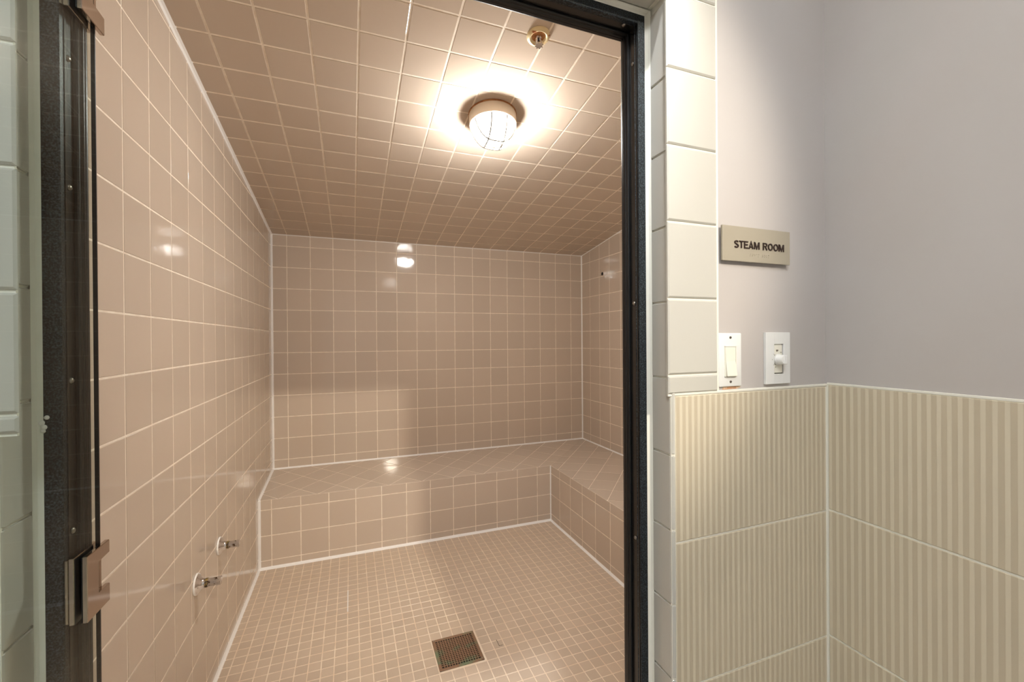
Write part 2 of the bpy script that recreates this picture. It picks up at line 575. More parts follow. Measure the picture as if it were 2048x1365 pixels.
# ================================================================== CAULK IN THE CORNERS
_tn = [0]
def caulk(p, q, d1, d2, r=0.008, m=None):
    """a triangular bead with hollow face along p-q, legs along d1 and d2"""
    _tn[0] += 1
    p, q, d1, d2 = Vector(p), Vector(q), Vector(d1), Vector(d2)
    mid = (d1 + d2) * r * 0.36
    prof = [Vector((0, 0, 0)), d1 * r, mid, d2 * r]
    V = [p + v for v in prof] + [q + v for v in prof]
    f = [(0, 1, 5, 4), (1, 2, 6, 5), (2, 3, 7, 6), (3, 0, 4, 7), (3, 2, 1, 0), (4, 5, 6, 7)]
    o = link_mesh('trim_%d' % _tn[0], V, f, m or M['caulk'])
    bm = bmesh.new(); bm.from_mesh(o.data); bmesh.ops.recalc_face_normals(bm, faces=bm.faces); bm.to_mesh(o.data); bm.free()
    struct(o)
    return o
X, Y, Z = Vector((1, 0, 0)), Vector((0, 1, 0)), Vector((0, 0, 1))
caulk((0, 0, BZB), (0, 0, ZC), X, -Y, .015)
caulk((XR, 0, BZB), (XR, 0, ZC), -X, -Y, .011)
caulk((0, 0, BZB), (XR, 0, BZB), -Y, Z, .012)
caulk((XR, 0, BZB), (XR, -2.5, BZB), -X, Z, .011)
caulk((0, 0, ZC), (XR, 0, ZC), -Y, -Z, .008)
caulk((0, 0, ZC), (0, -2.5, ceil_z(-2.5)), X, -Z, .014)
caulk((XR, 0, ZC), (XR, -2.5, ceil_z(-2.5)), -X, -Z, .007)
caulk((0, BY, 0), (BX, BY, 0), -Y, Z, .015)
caulk((BX, BY, 0), (BX, -2.6, 0), -X, Z, .013)
caulk((0, BY, 0), (0, BY, BZF), X, -Y, .016)
caulk((BX, BY, 0), (BX, BY, BZF), -X, -Y, .009)
caulk((0, BY, 0), (0, -2.6, 0), X, Z, .015)
caulk((0, BY, BZF), (0, 0, BZB), X, Z, .015)

# ================================================================== FRONT WALL AND HALL
wall_front = MB()
HX0, HX1, HY0 = -0.9, XO, -6.2
wall_front.box(HX0, XL - .008, YP, YIN, 0, HZ)
wall_front.box(XJ + .008, XR + .1, YP, YIN, 0, HZ)
wall_front.box(XL - .008, XJ + .008, YP, YIN, ZS + .008, HZ)
wall_front = struct(wall_front.build('wall_front', M['paint']))
wall_inner = struct(MB().box(0, XL - .03, YIN, YIN + .01, 0, ceil_z(YIN)).box(XJ + .03, XR, YIN, YIN + .01, 0, ceil_z(YIN)).box(XL - .03, XJ + .03, YIN, YIN + .01, ZS + .03, ceil_z(YIN)).build('wall_inner', M['inner']))
wall_side = struct(MB().box(XO + .005, XO + .12, HY0, YP, 0, HZ).build('wall_side', M['paint']))
wall_hall_left = struct(MB().box(HX0 - .1, HX0, HY0, YP, 0, HZ).build('wall_hall_left', M['paint']))
wall_hall_back = struct(MB().box(HX0, XO, HY0 - .1, HY0, 0, HZ).build('wall_hall_back', M['paint']))
floor_hall = struct(MB().box(HX0, XO, HY0, YIN - .2, -.12, 0).build('floor_hall', M['hall_floor']))
ceiling_hall = struct(MB().box(HX0, XO, HY0, YP, HZ, HZ + .1).build('ceiling_hall', M['ceil_paint']))

# grout beds behind the tiles outside
ZWR, ZWL = 1.268, 1.271
gb = MB()
gb.box(XJ - .0055, 1.2595, YP - .0035, YP, ZWR, HZ)              # right cream column
gb.box(XJ + .001, XO + .005, YP - .0035, YP, 0, ZWR + .004)      # right wainscot
gb.box(0.025, 0.1555, YP - .0035, YP, ZWL, HZ)                   # left cream column
gb.box(HX0, XL - .001, YP - .0035, YP, 0, ZWL + .004)
gb.box(0.1555, XJ - .0055, YP - .0035, YP, ZS + .003, HZ)
gb.box(XJ + .0035, XJ + .008, YP, YFR + .004, 0, ZS + .006)      # reveals and soffit
gb.box(XL - .008, XL - .0035, YP, YFR + .004, 0, ZS + .006)
gb.box(XL - .004, XJ + .004, YP, YFR + .004, ZS + .0035, ZS + .008)
gb.build('grout_bed', M['white_grout'], wall_front)
gs = MB().box(XO + .0015, XO + .005, HY0, YP, 0, ZWR + .004).build('grout_bed', M['white_grout'], wall_side)
for q in (caulk((1.2575, YP - .004, ZWR), (1.2575, YP - .004, HZ), X, Y, .004, M['white_grout']),):
    pass
# cream face tiles
def front_tiles(name, x0, x1, zs, m, parent, g=0.004, **kw):
    f = Matrix(((1, 0, 0, 0), (0, 0, -1, YP - .0035), (0, 1, 0, 0), (0, 0, 0, 1)))
    for a, c in zip(zs, zs[1:]):
        if c - a < .012:
            continue
        tile(name, [(x0, a + g / 2), (x1, a + g / 2), (x1, c - g / 2), (x0, c - g / 2)], f, m, parent, **kw)
zr = [1.268 + .002, 1.309, 1.464, 1.6195, 1.7735, 1.9275, 2.082, 2.2365, 2.391, 2.5455, 2.70, 2.8545, HZ]
front_tiles('cream_tile', XJ - .0065, 1.2555, zr, M['cream'], wall_front, h=.0035, bev=.003, tilt=.0008)
zl = [1.271 + .002, 1.297, 1.4455, 1.595, 1.744, 1.893, 2.042, 2.191, 2.34, 2.489, 2.638, 2.787, HZ]
front_tiles('cream_tile', 0.027, 0.158, zl, M['cream'], wall_front, h=.0035, bev=.003, tilt=.0008)
hx = [0.160, 0.32, 0.48, 0.64, 0.80, 0.96, XJ - .0085]
for a, c in zip(hx, hx[1:]):
    front_tiles('cream_tile', a + .002, c - .002, [ZS, ZS + .154, ZS + .308], M['cream'], wall_front, h=.0035, bev=.003, tilt=.0008)
# reveal tiles with a rounded nose towards the hall
def reveal_tile(side, z0, z1, nose):
    s = 1 if side == 'R' else -1
    x = XJ if side == 'R' else XL
    r = .008
    ya = YFR - .009
    yb = (YF - .001) if nose else (YF + .007)
    prof = [(x + s * .0045, ya), (x, ya - .0005)]
    if nose:
        for k in range(9):
            t = k / 8 * math.pi / 2
            prof.append((x + s * (r - r * math.cos(t)), yb + r - r * math.sin(t)))
        prof += [(x + s * (r + .001), yb + .005), (x + s * .0045, yb + .009)]
    else:
        prof += [(x, yb), (x + s * .0045, yb)]
    bb = MB().prism(prof, lambda a, b2: (a, b2, z0 + .002), lambda a, b2: (a, b2, z1 - .002))
    bmesh.ops.bevel(bb.bm, geom=[e2 for e2 in bb.bm.edges if abs(e2.verts[0].co.z - e2.verts[1].co.z) < 1e-6], offset=.0012, segments=1, affect='EDGES')
    bb.build('reveal_tile', M['cream'], wall_front)
rz = [0.001] + [0.695 - .1515 * k for k in (4, 3, 2, 1)] + [0.695, 0.845, 0.996, 1.148, 1.303, 1.458, 1.611, 1.765, 1.916, 2.070]
for a, c in zip(rz, rz[1:]):
    reveal_tile('R', a, c, c < ZWR + .05)
rz = [0.001] + [1.011 - .149 * k for k in (6, 5, 4, 3, 2, 1)] + [1.011, 1.159, 1.308, 1.456, 1.604, 1.753, 1.902, 2.051]
for a, c in zip(rz, rz[1:]):
    reveal_tile('L', a, c, c < ZWL + .05)
# soffit tiles
f = Matrix(((1, 0, 0, 0), (0, -1, 0, 0), (0, 0, -1, ZS + .0035), (0, 0, 0, 1)))
sx = [XL + .004, 0.27, 0.42, 0.57, 0.72, 0.87, 1.02, XJ - .004]
for a, c in zip(sx, sx[1:]):
    tile('soffit_tile', [(a + .002, -YFR + .008), (c - .002, -YFR + .008), (c - .002, -YF - .003), (a + .002, -YF - .003)], f, M['cream'], wall_front, h=.0035, bev=.003)
# white caulk where the frame meets the tiles
caulk((XJ + .001, YFR, 0), (XJ + .001, YFR, ZS), -X, -Y, .009, M['white_grout'])
caulk((XL - .001, YFR, 0), (XL - .001, YFR, ZS), X, -Y, .008, M['white_grout'])
caulk((XL, YFR, ZS), (XJ, YFR, ZS), -Z, -Y, .008, M['white_grout'])
# wainscot of large striped tiles
W = .2995
front_tiles('wainscot_tile', XJ + .0115, XO - .003, [0.002, ZWR - 4 * W, ZWR - 3 * W, ZWR - 2 * W, ZWR - W, ZWR], M['stripe_x'], wall_front, h=.002, bev=.0015, tilt=0)
front_tiles('wainscot_tile', HX0 + .01, XL - .0115, [0.002, ZWL - 4 * W, ZWL - 3 * W, ZWL - 2 * W, ZWL - W, ZWL], M['stripe_x'], wall_front, h=.002, bev=.0015, tilt=0)
f = Matrix(((0, 0, -1, XO + .0015), (-1, 0, 0, 0), (0, 1, 0, 0), (0, 0, 0, 1)))
zz = [0.002] + [ZWR + .004 - k * W for k in (4, 3, 2, 1, 0)]
yy = [-YF + .002 + .61 * k for k in range(6)] + [6.19]
for a, c in zip(zz, zz[1:]):
    if c - a < .02:
        continue
    for p0, p1 in zip(yy, yy[1:]):
        tile('wainscot_tile', [(p0 + .0015, a + .002), (p1 - .0015, a + .002), (p1 - .0015, c - .002), (p0 + .0015, c - .002)], f, M['stripe_y'], wall_side, h=.0015, bev=.0012, tilt=0)
# pale ledge bead on top of the wainscot
MB().box(XJ + .003, XO + .004, YP - .0052, YP, ZWR - .001, ZWR + .0045, .001, 1).build('ledge_bead', M['white_grout'], wall_front)
MB().box(XO + .0005, XO + .005, HY0 + .01, YP - .005, ZWR + .002, ZWR + .0075, .001, 1).build('ledge_bead', M['white_grout'], wall_side)
MB().box(XJ - .006, XJ + .004, YF + .001, YP, ZWR - .002, ZWR + .003, .001, 1).build('ledge_bead', M['white_grout'], wall_front)
# bare patch where the paint is missing under the switch
pts = [(1.274, 1.2735), (1.281, 1.2728), (1.292, 1.2735), (1.304, 1.2738), (1.316, 1.2735), (1.326, 1.2765), (1.324, 1.2805), (1.312, 1.2812), (1.300, 1.280), (1.285, 1.2812), (1.277, 1.2785)]
MB().prism(pts, lambda a, c: (a, YP + .001, c), lambda a, c: (a, YP - .0004, c)).build('bare_patch', M['chip'], wall_front)

# ================================================================== DOOR FRAME
XFL, XFR = 0.1665, 1.110          # inner faces of the jambs
ZH = 2.056                        # underside of the head
YFB = -2.652
door_1 = bpy.data.objects.new('door_1', None)
COL.objects.link(door_1)
struct(door_1)
MB().box(XJ + .0005 - .0005, XFR, YFR, YFR + .012, 0, ZS, .0015, 1).build('jamb_face', M['frame'], door_1)
MB().box(XFR + .0005, XJ + .006, YFR + .012, YFB, 0, ZS, .001, 1).build('jamb', M['frame_dark'], door_1)
MB().box(XL, XFL, YFR, YFR + .012, 0, ZS, .0015, 1).build('jamb_face', M['frame'], door_1)
MB().box(XL - .006, XFL - .0005, YFR + .012, YFB, 0, ZS, .001, 1).build('jamb', M['frame_dark'], door_1)
MB().box(XFL - .001, XFR + .001, YFR + .0004, YFR + .0124, ZH, ZS, .0015, 1).build('head_face', M['frame'], door_1)
MB().box(XFL - .001, XFR + .001, YFR + .012, YFB, ZH + .0005, ZS + .006, .001, 1).build('head', M['frame_dark'], door_1)
def gasket(p, q, out, dy=-2.668):
    """ribbed black rubber seal along p-q"""
    p, q, out = Vector(p), Vector(q), Vector(out)
    bb = MB()
    prof = []
    n = 16
    for k in range(n + 1):
        t = k / n
        prof.append((.0035 + .0030 * math.sin(math.pi * t) + (.0009 if k % 4 in (1, 2) else 0), t))
    prof = [(0.0002, 0)] + prof + [(0.0002, 1)]
    y0, y1 = -2.6785, -2.6520
    bb.prism(prof, lambda d, t: p + out * d + Y * (y0 + (y1 - y0) * t), lambda d, t: q + out * d + Y * (y0 + (y1 - y0) * t))
    bb.build('gasket', M['rubber'], door_1, smooth=False)
gasket((XFR, 0, .0), (XFR, 0, ZH), -X)
gasket((XFL, 0, ZH), (XFR, 0, ZH), -Z)
gasket((XFL, 0, .0), (XFL, 0, ZH), X)
# narrow raised bead down the left jamb
MB().box(XFL - .001, XFL + .0012, -2.700, -2.6965, 0, ZH).build('bead', M['frame_dark'], door_1)
MB().box(XFR - .0012, XFR + .001, -2.704, -2.7005, 0, ZH).build('bead', M['frame_dark'], door_1)
for x, s, zs in ((XFR, -1, (0.35, 0.95, 1.46, 1.98)), (XFL, 1, (0.90, 1.12, 1.33, 1.60, 1.78))):
    for z in zs:
        MB().lathe([(.0042, 0), (.0042, .0008), (.003, .0022), (.0012, .0027)], (x, -2.690, z), axis=(s, 0, 0), n=14).build('screw', M['screw'], door_1, smooth=True)
MB().lathe([(.0042, 0), (.0042, .0008), (.003, .0022), (.0012, .0027)], (1.085, -2.694, ZH), axis=(0, 0, -1), n=14).build('screw', M['screw'], door_1, smooth=True)
# dried white sealant on the left frame
bb = MB()
for dx, dz, r in ((0, 0, .0042), (.003, -.006, .0036), (.006, .007, .003), (.002, -.011, .003)):
    bb.lathe([(r, 0), (r * .85, .0012), (r * .45, .0022), (.0004, .0026)], (XL + .0045 + dx, YFR, 1.276 + dz), axis=(0, -1, 0), n=12)
bb.build('sealant_blob', M['caulk'], door_1, smooth=True)

# ================================================================== GLASS DOOR (swung open towards the hall)
GX0, GX1, GYF, GYN = 0.1785, 0.1845, -2.6625, -3.62
door = thing('glass_door', 'frameless clear glass door swung open at the left edge, on two metal hinges', 'door', (0.18, -2.68, 0))
MB().box(GX0, GX1, GYN, GYF, 0.012, 2.040, .0006, 1).build('glass_pane', M['glass'], door)
MB().box(GX0 + .0005, GX1 - .0005, GYF + .0002, GYF + .0022, 0.012, 2.040).build('edge_strip', M['rubber'], door)
def hinge(zc):
    hz = .0455
    h = bpy.data.objects.new('hinge', None)
    COL.objects.link(h)
    h.parent = door
    h['label'] = 'polished metal clamp hinge'
    y0, y1, yn = -2.711, -2.653, -2.684
    out = [(y0, -hz), (y1, -hz), (y1, -hz + .026), (yn, -hz + .026), (yn, hz - .019), (y1, hz - .019), (y1, hz), (y0, hz)]
    def plate(x0, x1, pts, name='clamp_plate', m=M['hinge_metal'], bev=.0008):
        bb = MB().prism(pts, lambda a, c: (x0, a, zc + c), lambda a, c: (x1, a, zc + c))
        if bev:
            bmesh.ops.bevel(bb.bm, geom=list(bb.bm.edges), offset=bev, segments=1, affect='EDGES')
        bb.build(name, m, h)
    plate(GX1 + .0012, GX1 + .0072, out)
    plate(GX0 - .0072, GX0 - .0012, out)
    rect = [(y0 + .001, -hz + .001), (GYF - .004, -hz + .001), (GYF - .004, hz - .001), (y0 + .001, hz - .001)]
    plate(GX1 + .0001, GX1 + .0012, rect, 'pad', M['rubber'], 0)
    plate(GX0 - .0012, GX0 - .0001, rect, 'pad', M['rubber'], 0)
    plate(XFL + .0002, XFL + .0042, [(-2.7105, -hz + .002), (-2.699, -hz + .002), (-2.699, hz - .002), (-2.7105, hz - .002)], 'jamb_plate')
    MB().lathe([(.0055, -.024), (.0055, .026)], (GX0 + .003, -2.666, zc), n=20).build('pivot', M['hinge_metal'], h, smooth=True)
hinge(1.0425)
hinge(1.8870)

# ================================================================== JAR LAMP ON THE CEILING
LX, LY = 1.128, -1.660
LZ = ceil_z(LY)
nrm = Vector((0, -SL, -1)).normalized()          # away from the ceiling
lc = Vector((LX, LY, LZ)) + nrm * .0015
lamp = thing('jar_lamp', 'round cream bulkhead lamp with glowing caged glass jar on the tiled ceiling', 'lamp', tuple(lc))
MB().lathe([(.107, 0), (.107, .004), (.1045, .006)], lc, axis=nrm, n=56).build('gasket_ring', M['rust_ring'], lamp, smooth=True)
MB().lathe([(.1045, .003), (.1045, .046), (.1035, .0525), (.099, .055), (.086, .055), (.0825, .047)], lc, axis=nrm, n=56).build('lamp_body', M['lamp_body'], lamp, smooth=True)
jp = [(.081, .046), (.081, .064), (.079, .082), (.073, .099), (.062, .112), (.042, .120), (.020, .1235), (.0005, .1245)]
MB().lathe(jp, lc, axis=nrm, n=48).build('glass_jar', M['jar'], lamp, smooth=True)
bu = X.cross(nrm).normalized()
def jr(h):
    for (r0, h0), (r1, h1) in zip(jp, jp[1:]):
        if h0 <= h <= h1:
            return r0 + (r1 - r0) * (h - h0) / (h1 - h0)
    return 0
for off, (a, c) in ((.034, (X, bu)), (-.034, (X, bu)), (.034, (bu, X)), (-.034, (bu, X))):
    hp = .1245 if abs(off) < .02 else .122
    pts = []
    R = math.sqrt(.097 ** 2 - off ** 2)
    n = 18
    for k in range(n + 1):
        t = -1 + 2 * k / n
        tt = abs(t)
        hgt = .052 + .086 * (1 - tt ** 3.2) ** .75
        pts.append(lc + a * off + c * (R * t * (1 - .10 * (1 - tt))) + nrm * (hgt + (.004 if a is bu else 0)))
    MB().tube(pts, .0036, 8).build('guard_wire', M['wire'], lamp, smooth=True)
MB().tube([lc + nrm * .050 + (X * math.cos(t) + bu * math.sin(t)) * .0925 for t in [2 * math.pi * k / 40 for k in range(40)]], .0024, 8, closed=True).build('guard_ring', M['lamp_body'], lamp, smooth=True)

# ================================================================== SPRINKLER HEAD
sp0 = Vector((1.152, -2.105, ceil_z(-2.105))) + nrm * .0016
spr = thing('sprinkler_head', 'small chrome sprinkler in a rust-stained round ceiling cup near the door', 'sprinkler', tuple(sp0))
MB().lathe([(.041, 0), (.041, .003), (.038, .008), (.031, .0105), (.027, .009), (.025, .003), (.024, .0005)], sp0, axis=nrm, n=40, cap=False).build('escutcheon', M['escutcheon'], spr, smooth=True)
MB().lathe([(.0245, .0004), (.0245, .0012)], sp0, axis=nrm, n=30).build('cup_floor', M['rust_ring'], spr)
MB().lathe([(.011, .001), (.011, .008), (.008, .009), (.008, .013)], sp0, axis=nrm, n=6).build('nozzle_body', M['chrome'], spr)
u2 = (X * .95 + bu * .3).normalized()
for s in (-1, 1):
    MB().tube([sp0 + nrm * .009 + u2 * s * .008, sp0 + nrm * .016 + u2 * s * .0125, sp0 + nrm * .026 + u2 * s * .0115, sp0 + nrm * .033 + u2 * s * .003], .0024, 8).build('arm', M['chrome'], spr, smooth=True)
MB().lathe([(.0022, .011), (.0028, .018), (.0022, .032)], sp0, axis=nrm, n=12).build('bulb', M['dark'], spr, smooth=True)
MB().lathe([(.005, .031), (.005, .036)], sp0, axis=nrm, n=16).build('boss', M['chrome'], spr, smooth=True)
bb = MB()
star = []
v2 = nrm.cross(u2)
for k in range(32):
    t = 2 * math.pi * k / 32
    star.append(((.0155 if k % 4 in (0, 1) else .0115) * math.cos(t), (.0155 if k % 4 in (0, 1) else .0115) * math.sin(t)))
bb.prism(star, lambda a, c: sp0 + nrm * .0362 + u2 * a + v2 * c, lambda a, c: sp0 + nrm * .0378 + u2 * a + v2 * c)
bb.build('deflector', M['chrome'], spr)

# ================================================================== FLOOR DRAIN
drain = thing('floor_drain', 'square rusty metal grate drain set in the mosaic floor', 'drain', ((DX0 + DX1) / 2, (DY0 + DY1) / 2, 0))
x0, x1, y0, y1 = DX0 + .003, DX1 - .003, DY0 + .003, DY1 - .003
rw = .013
bb = MB()
bb.box(x0, x1, y0, y0 + rw, .0004, .0045, .001, 1).box(x0, x1, y1 - rw, y1, .0004, .0045, .001, 1)
bb.box(x0, x0 + rw, y0, y1, .0004, .00445, .001, 1).box(x1 - rw, x1, y0, y1, .0004, .00445, .001, 1)
bb.build('rim', M['rust'], drain)
bb = MB()
N = 15
for k in range(1, N):
    t = k / N
    xx = x0 + rw + (x1 - x0 - 2 * rw) * t
    yy_ = y0 + rw + (y1 - y0 - 2 * rw) * t
    bb.box(xx - .0020, xx + .0020, y0 + rw - .001, y1 - rw + .001, .0012, .0039)
    bb.box(x0 + rw - .001, x1 - rw + .001, yy_ - .0023, yy_ + .0023, .0010, .0037)
bb.build('grate', M['rust'], drain)
MB().box(x0 + .004, x1 - .004, y0 + .004, y1 - .004, .0003, .0008).build('sump', M['dark'], drain)
for sx_, sy_ in ((x0 + .008, y1 - .008), (x1 - .008, y0 + .008)):
    MB().lathe([(.0035, .0042), (.0035, .0052), (.002, .0058)], (sx_, sy_, 0), n=12).build('screw', M['chrome'], drain, smooth=True)

# ================================================================== VALVE STUBS ON THE LEFT WALL
def stub(y, z, label, scale=1.0):
    t = thing('valve_stub', label, 'pipe stub', (0.0016, y, z), 'bare chrome valve stubs on the left wall')
    x = 0.0018
    s = scale
    MB().lathe([(.0375 * s, 0), (.0375 * s, .003), (.036 * s, .0055)], (x, y, z), axis='X', n=40).build('sealant_ring', M['caulk'], t, smooth=True)
    MB().lathe([(.0355 * s, .005), (.033 * s, .0085), (.026 * s, .013), (.019 * s, .019), (.0165 * s, .027)], (x, y, z), axis='X', n=40).build('flange', M['chrome'], t, smooth=True)
    MB().lathe([(.0145 * s, .020), (.0145 * s, .074 * s), (.0130 * s, .077 * s)], (x, y, z), axis='X', n=8).build('stem', M['chrome_worn'], t)
    MB().lathe([(.0160 * s, .029), (.0160 * s, .036), (.0150 * s, .037)], (x, y, z), axis='X', n=24).build('thread', M['teflon'], t, smooth=True)
    MB().lathe([(.0160 * s, .066 * s), (.0162 * s, .078 * s), (.0120 * s, .0785 * s)], (x, y, z), axis='X', n=6).build('end_nut', M['chrome_worn'], t)
stub(-1.616, 0.505, 'nearer of two bare chrome pipe stubs on the left wall, closer to the floor drain', 1.0)
stub(-1.329, 0.515, 'farther of two bare chrome pipe stubs on the left wall, closer to the bench', .97)

# ================================================================== PIPE HOLE IN THE RIGHT WALL
ph = thing('pipe_hole', 'small dark round hole high on the right tiled wall', 'hole', (XR - .0016, -.347, 1.937))
MB().lathe([(.015, 0), (.015, .0006), (.0145, .001)], (XR - .0017, -.347, 1.937), axis=(-1, 0, 0), n=20).build('opening', M['dark'], ph)
MB().tube([(XR - .0019, -.347 + .0155 * math.cos(t), 1.937 + .0155 * math.sin(t)) for t in [2 * math.pi * k / 24 for k in range(24)]], .0012, 6, closed=True).build('edge', M['tile'], ph, smooth=True)

# ================================================================== SIGN
SX0, SX1, SZ0, SZ1 = 1.2665, 1.4675, 1.548, 1.6230
yb, yt = YP - .0055, YP - .0105
sign = thing('wall_sign', 'beige acrylic sign reading STEAM ROOM on the painted wall', 'sign', ((SX0 + SX1) / 2, YP, SZ0))
MB().box(SX0, SX1, yt, yb, SZ0, SZ1, .0008, 2).build('sign_plate', M['sign'], sign)
MB().box(SX0 + .03, SX1 - .03, yb, YP, SZ0 + .022, SZ1 - .015).build('mounting_block', M['sign'], sign)
# sans-serif capitals, each a raised letter of its own; (u, v) in cap heights
def stroke(bb, pts, wd, f0, f1):
    """a flat band of width wd along pts, mitred"""
    n = len(pts)
    Lp, Rp = [], []
    for k in range(n):
        a = pts[max(k - 1, 0)]; c = pts[min(k + 1, n - 1)]
        p = pts[k]
        d1 = Vector((p[0] - a[0], p[1] - a[1])) if k else Vector((c[0] - p[0], c[1] - p[1]))
        d2 = Vector((c[0] - p[0], c[1] - p[1])) if k < n - 1 else d1
        d1.normalize(); d2.normalize()
        m = Vector((-(d1.y + d2.y), d1.x + d2.x)).normalized()
        q = wd / 2 / max(m.dot(Vector((-d1.y, d1.x))), .5)
        Lp.append((p[0] + m.x * q, p[1] + m.y * q))
        Rp.append((p[0] - m.x * q, p[1] - m.y * q))
    for k in range(n - 1):
        bb.prism([Lp[k], Rp[k], Rp[k + 1], Lp[k + 1]], f0, f1)
def ell(cx, cy, rx, ry, a0, a1, n=16):
    return [(cx + rx * math.cos(math.radians(a0 + (a1 - a0) * k / n)), cy + ry * math.sin(math.radians(a0 + (a1 - a0) * k / n))) for k in range(n + 1)]
SW = .155
h_ = SW / 2
GLYPH = {
    'S': (.66, [ell(.33, .735, .235, .185, 20, 230, 12) [:-1] + ell(.33, .265, .255, .185, 90 - 30, -160, 14)]),
    'T': (.62, [[(.0, 1 - h_), (.62, 1 - h_)], [(.31, 1 - SW), (.31, 0)]]),
    'E': (.60, [[(h_, 0), (h_, 1)], [(SW, 1 - h_), (.60, 1 - h_)], [(SW, .52), (.56, .52)], [(SW, h_), (.62, h_)]]),
    'A': (.74, [[(h_, 0), (.37, .955), (.74 - h_, 0)], [(.19, .27), (.55, .27)]]),
    'M': (.84, [[(h_, 0), (h_, 1)], [(.84 - h_, 0), (.84 - h_, 1)], [(.13, .93), (.42, .10), (.71, .93)]]),
    'R': (.70, [[(h_, 0), (h_, 1)], [(SW, 1 - h_), (.42, 1 - h_)] + ell(.42, .725, .20, .1925, 90, -90, 10)[1:-1] + [(.42, .5325), (SW, .5325)], [(.38, .50), (.64, 0)]]),
    'O': (.78, [ell(.39, .5, .30, .42, 0, 360, 28)]),
}
CAPH, x_ = .0158, 1.2985
body = 'STEAM ROOM'
tot = sum(GLYPH[c][0] + .085 if c != ' ' else .44 for c in body) - .085
kx = .1485 / (tot * CAPH)
for c in body:
    if c == ' ':
        x_ += .44 * CAPH * kx
        continue
    wd_, strokes = GLYPH[c]
    bb = MB()
    for st in strokes:
        stroke(bb, st, SW, lambda a, b2: (x_ + a * CAPH * kx, yt, 1.5765 + b2 * CAPH), lambda a, b2: (x_ + a * CAPH * kx, yt - .0016, 1.5765 + b2 * CAPH))
    bb.build('letter', M['letters'], sign)
    x_ += (wd_ + .085) * CAPH * kx
br = {'s': (2, 3, 4), 't': (2, 3, 4, 5), 'e': (1, 5), 'a': (1,), 'm': (1, 3, 4), 'r': (1, 2, 3, 5), 'o': (1, 3, 5), ' ': ()}
bb = MB()
for i, ch in enumerate('steam room'):
    for dno in br[ch]:
        bxx = 1.345 + i * .0060 + (.0023 if dno > 3 else 0)
        bzz = 1.5655 - ((dno - 1) % 3) * .0023
        bb.lathe([(.0008, 0), (.0006, .0005), (.0002, .0007)], (bxx, yt, bzz), axis=(0, -1, 0), n=8)
bb.build('braille_dots', M['sign'], sign, smooth=True)

# ================================================================== LIGHT SWITCH
sw = thing('light_switch', 'ivory rocker light switch beside the cream tile column', 'switch', (1.2925, YP, 1.279))
a0, a1, c0, c1 = 1.2605, 1.3245, 1.2795, 1.3940
MB().box(a0, a1, YP - .0055, YP - .0002, c0, c1, .0022, 3).build('wall_plate', M['white_plastic'], sw, smooth=True)
fx0, fx1, fz0, fz1 = 1.2755, 1.3085, 1.3000, 1.3665
yy0 = YP - .0055
bb = MB()
bb.box(fx0, fx0 + .0015, yy0 - .0012, yy0 + .001, fz0, fz1).box(fx1 - .0015, fx1, yy0 - .0012, yy0 + .001, fz0, fz1)
bb.box(fx0, fx1, yy0 - .0012, yy0 + .001, fz0, fz0 + .0015).box(fx0, fx1, yy0 - .0012, yy0 + .001, fz1 - .0015, fz1)
bb.build('rocker_frame', M['ivory_plastic'], sw)
zm = (fz0 + fz1) / 2 + .001
prof = [(yy0 + .001, fz0 + .0025), (yy0 - .0060, fz0 + .0025), (yy0 - .0012, zm), (yy0 - .0006, fz1 - .003), (yy0 + .001, fz1 - .003)]
bb = MB().prism(prof, lambda p, q: (fx0 + .0028, p, q), lambda p, q: (fx1 - .0028, p, q))
bb.build('rocker', M['ivory_plastic'], sw)
for z in (c1 - .0095, c0 + .0105):
    s_ = MB().lathe([(.0030, 0), (.0030, .0006), (.0018, .0011)], (1.2925, yy0, z), axis=(0, -1, 0), n=14).build('screw', M['screw'], sw, smooth=True)
    MB().box(1.2925 - .0026, 1.2925 + .0026, yy0 - .00125, yy0 - .0009, z - .0004, z + .0004).build('screw_slot', M['dark'], s_)

# ================================================================== TIMER DIAL
tm = thing('timer_dial', 'white wall control with round turn knob, right of the light switch', 'dial', (1.433, YP, 1.280))
a0, a1, c0, c1 = 1.3955, 1.4715, 1.2795, 1.3955
wx0, wx1, wz0, wz1 = 1.4215, 1.4500, 1.3015, 1.3690
yq = YP - .0068
bb = MB()
bb.box(a0, wx0, yq, YP - .0002, c0, c1, .0009, 2).box(wx1, a1, yq, YP - .0002, c0, c1, .0009, 2)
bb.box(wx0 - .001, wx1 + .001, yq, YP - .0002, c0, wz0, .0009, 2).box(wx0 - .001, wx1 + .001, yq, YP - .0002, wz1, c1, .0009, 2)
bb.build('wall_plate', M['white_plastic'], tm)
MB().box(wx0 - .0005, wx1 + .0005, yq + .0035, YP - .0003, wz0 - .0005, wz1 + .0005).build('window_recess', M['ivory_plastic'], tm)
MB().box(wx0 + .001, wx1 - .0025, yq + .0012, yq + .0035, wz0 + .003, wz1 - .002, .0005, 1).build('insert', M['ivory_plastic'], tm)
MB().box(wx1 - .0016, wx1 - .0002, yq + .0030, yq + .0036, wz0 + .001, wz1 - .001).box(wx0 + .004, wx1 - .002, yq + .0030, yq + .0036, wz0 + .0008, wz0 + .0022).build('dark_gap', M['dark'], tm)
kc = (1.4335, yq + .0012, 1.3345)
kn = MB().lathe([(.0125, 0), (.0125, .003), (.0112, .004), (.0104, .016), (.0096, .0175), (.004, .018)], kc, axis=(0, -1, 0), n=32).build('knob', M['white_plastic'], tm, smooth=True)
MB().box(kc[0] - .0022, kc[0] + .0022, kc[1] - .0225, kc[1] - .016, kc[2] - .0098, kc[2] + .0098, .0008, 1).build('grip', M['white_plastic'], kn)
bb = MB()
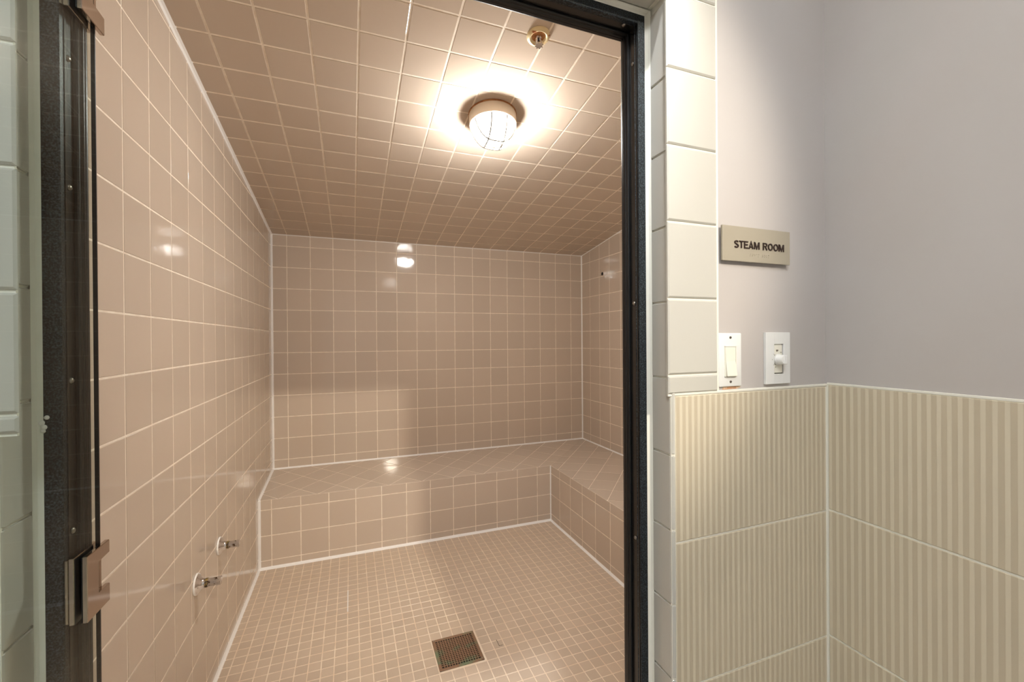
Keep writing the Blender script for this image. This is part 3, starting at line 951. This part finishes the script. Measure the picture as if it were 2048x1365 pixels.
for k in range(22):
    t = math.radians(130 + k * 5.2)
    t2 = math.radians(130 + (k + .8) * 5.2)
    q = [Vector((kc[0] + r * math.cos(tt), 0, kc[2] + r * math.sin(tt))) for r, tt in ((.0138, t), (.0150, t), (.0150, t2), (.0138, t2))]
    bb.prism([(p.x, p.z) for p in q], lambda a, c: (a, yq + .0012, c), lambda a, c: (a, yq + .0007, c))
for t in (60, 100, 140, 180, 220, 245):
    t = math.radians(t)
    bb.box(kc[0] + .0185 * math.cos(t) - .0007, kc[0] + .0185 * math.cos(t) + .0007, yq - .0002, yq + .0013, kc[2] + .0185 * math.sin(t) - .0007, kc[2] + .0185 * math.sin(t) + .0007)
bb.build('scale_marks', M['screw'], tm)
MB().box(1.4285, 1.4345, yq + .0006, yq + .0012, 1.3535, 1.3565).build('scale_marks', M['wire'], tm)

# ================================================================== HALL LAMPS (out of view; wide downlight and panel added to light the hall)
def downlight(x, y, m, label, r=.045, watts=0, size=100, blend=1.0, aim=None, soft=.045, col=(0.94, 0.98, 1.0)):
    t = thing('recessed_downlight', label, 'downlight', (x, y, HZ), 'recessed downlights in the hall ceiling')
    MB().lathe([(r + .022, .0002), (r + .022, .004), (r + .012, .008), (r + .001, .004), (r + .001, .0002)], (x, y, HZ), axis=(0, 0, -1), n=40, cap=False).build('trim_ring', M['white_plastic'], t, smooth=True)
    MB().lathe([(r, .0005), (r, .0025)], (x, y, HZ), axis=(0, 0, -1), n=32).build('lens', m, t)
    if watts:
        ld = bpy.data.lights.new('downlight_beam', 'SPOT')
        ld.energy = watts
        ld.color = col
        ld.spot_size = math.radians(size)
        ld.spot_blend = blend
        ld.shadow_soft_size = soft
        lo = bpy.data.objects.new('downlight_beam', ld)
        COL.objects.link(lo)
        lo.parent = t
        lo.location = (x, y, HZ - .012)
        if aim:
            lo.rotation_euler = (Vector(aim) - Vector(lo.location)).to_track_quat('-Z', 'Y').to_euler()
downlight(1.18, -3.28, M['spot_a'], 'added wide recessed downlight near the painted side wall of the hall', watts=SPOT_A, col=(1, .97, .93))  # second fitting, added beside the tilted one to light painted wall and sign
downlight(0.95, -3.21, M['spot_a'], 'cool recessed downlight tilted in through the steam room door', watts=SPOT_C, size=28, blend=.8, aim=(1.05, -1.58, 0))
downlight(1.25, -5.03, M['spot_b'], 'warm recessed downlight farther from the steam room door', watts=SPOT_B, size=28, blend=.6, aim=(.55, -.5, .4), soft=.075, col=(1.0, .90, .74))
pl = thing('added_fill_panel', 'added rectangular fill light panel on the hall ceiling', 'fill light', (.15, -4.2, HZ))  # added out of view, brightens the hall walls evenly
MB().box(-.25, .55, -4.5, -3.9, HZ - .02, HZ - .0005, .002, 1).build('housing', M['white_plastic'], pl)
MB().box(-.22, .52, -4.47, -3.93, HZ - .0225, HZ - .0202).build('diffuser', M['panel'], pl)

settle()
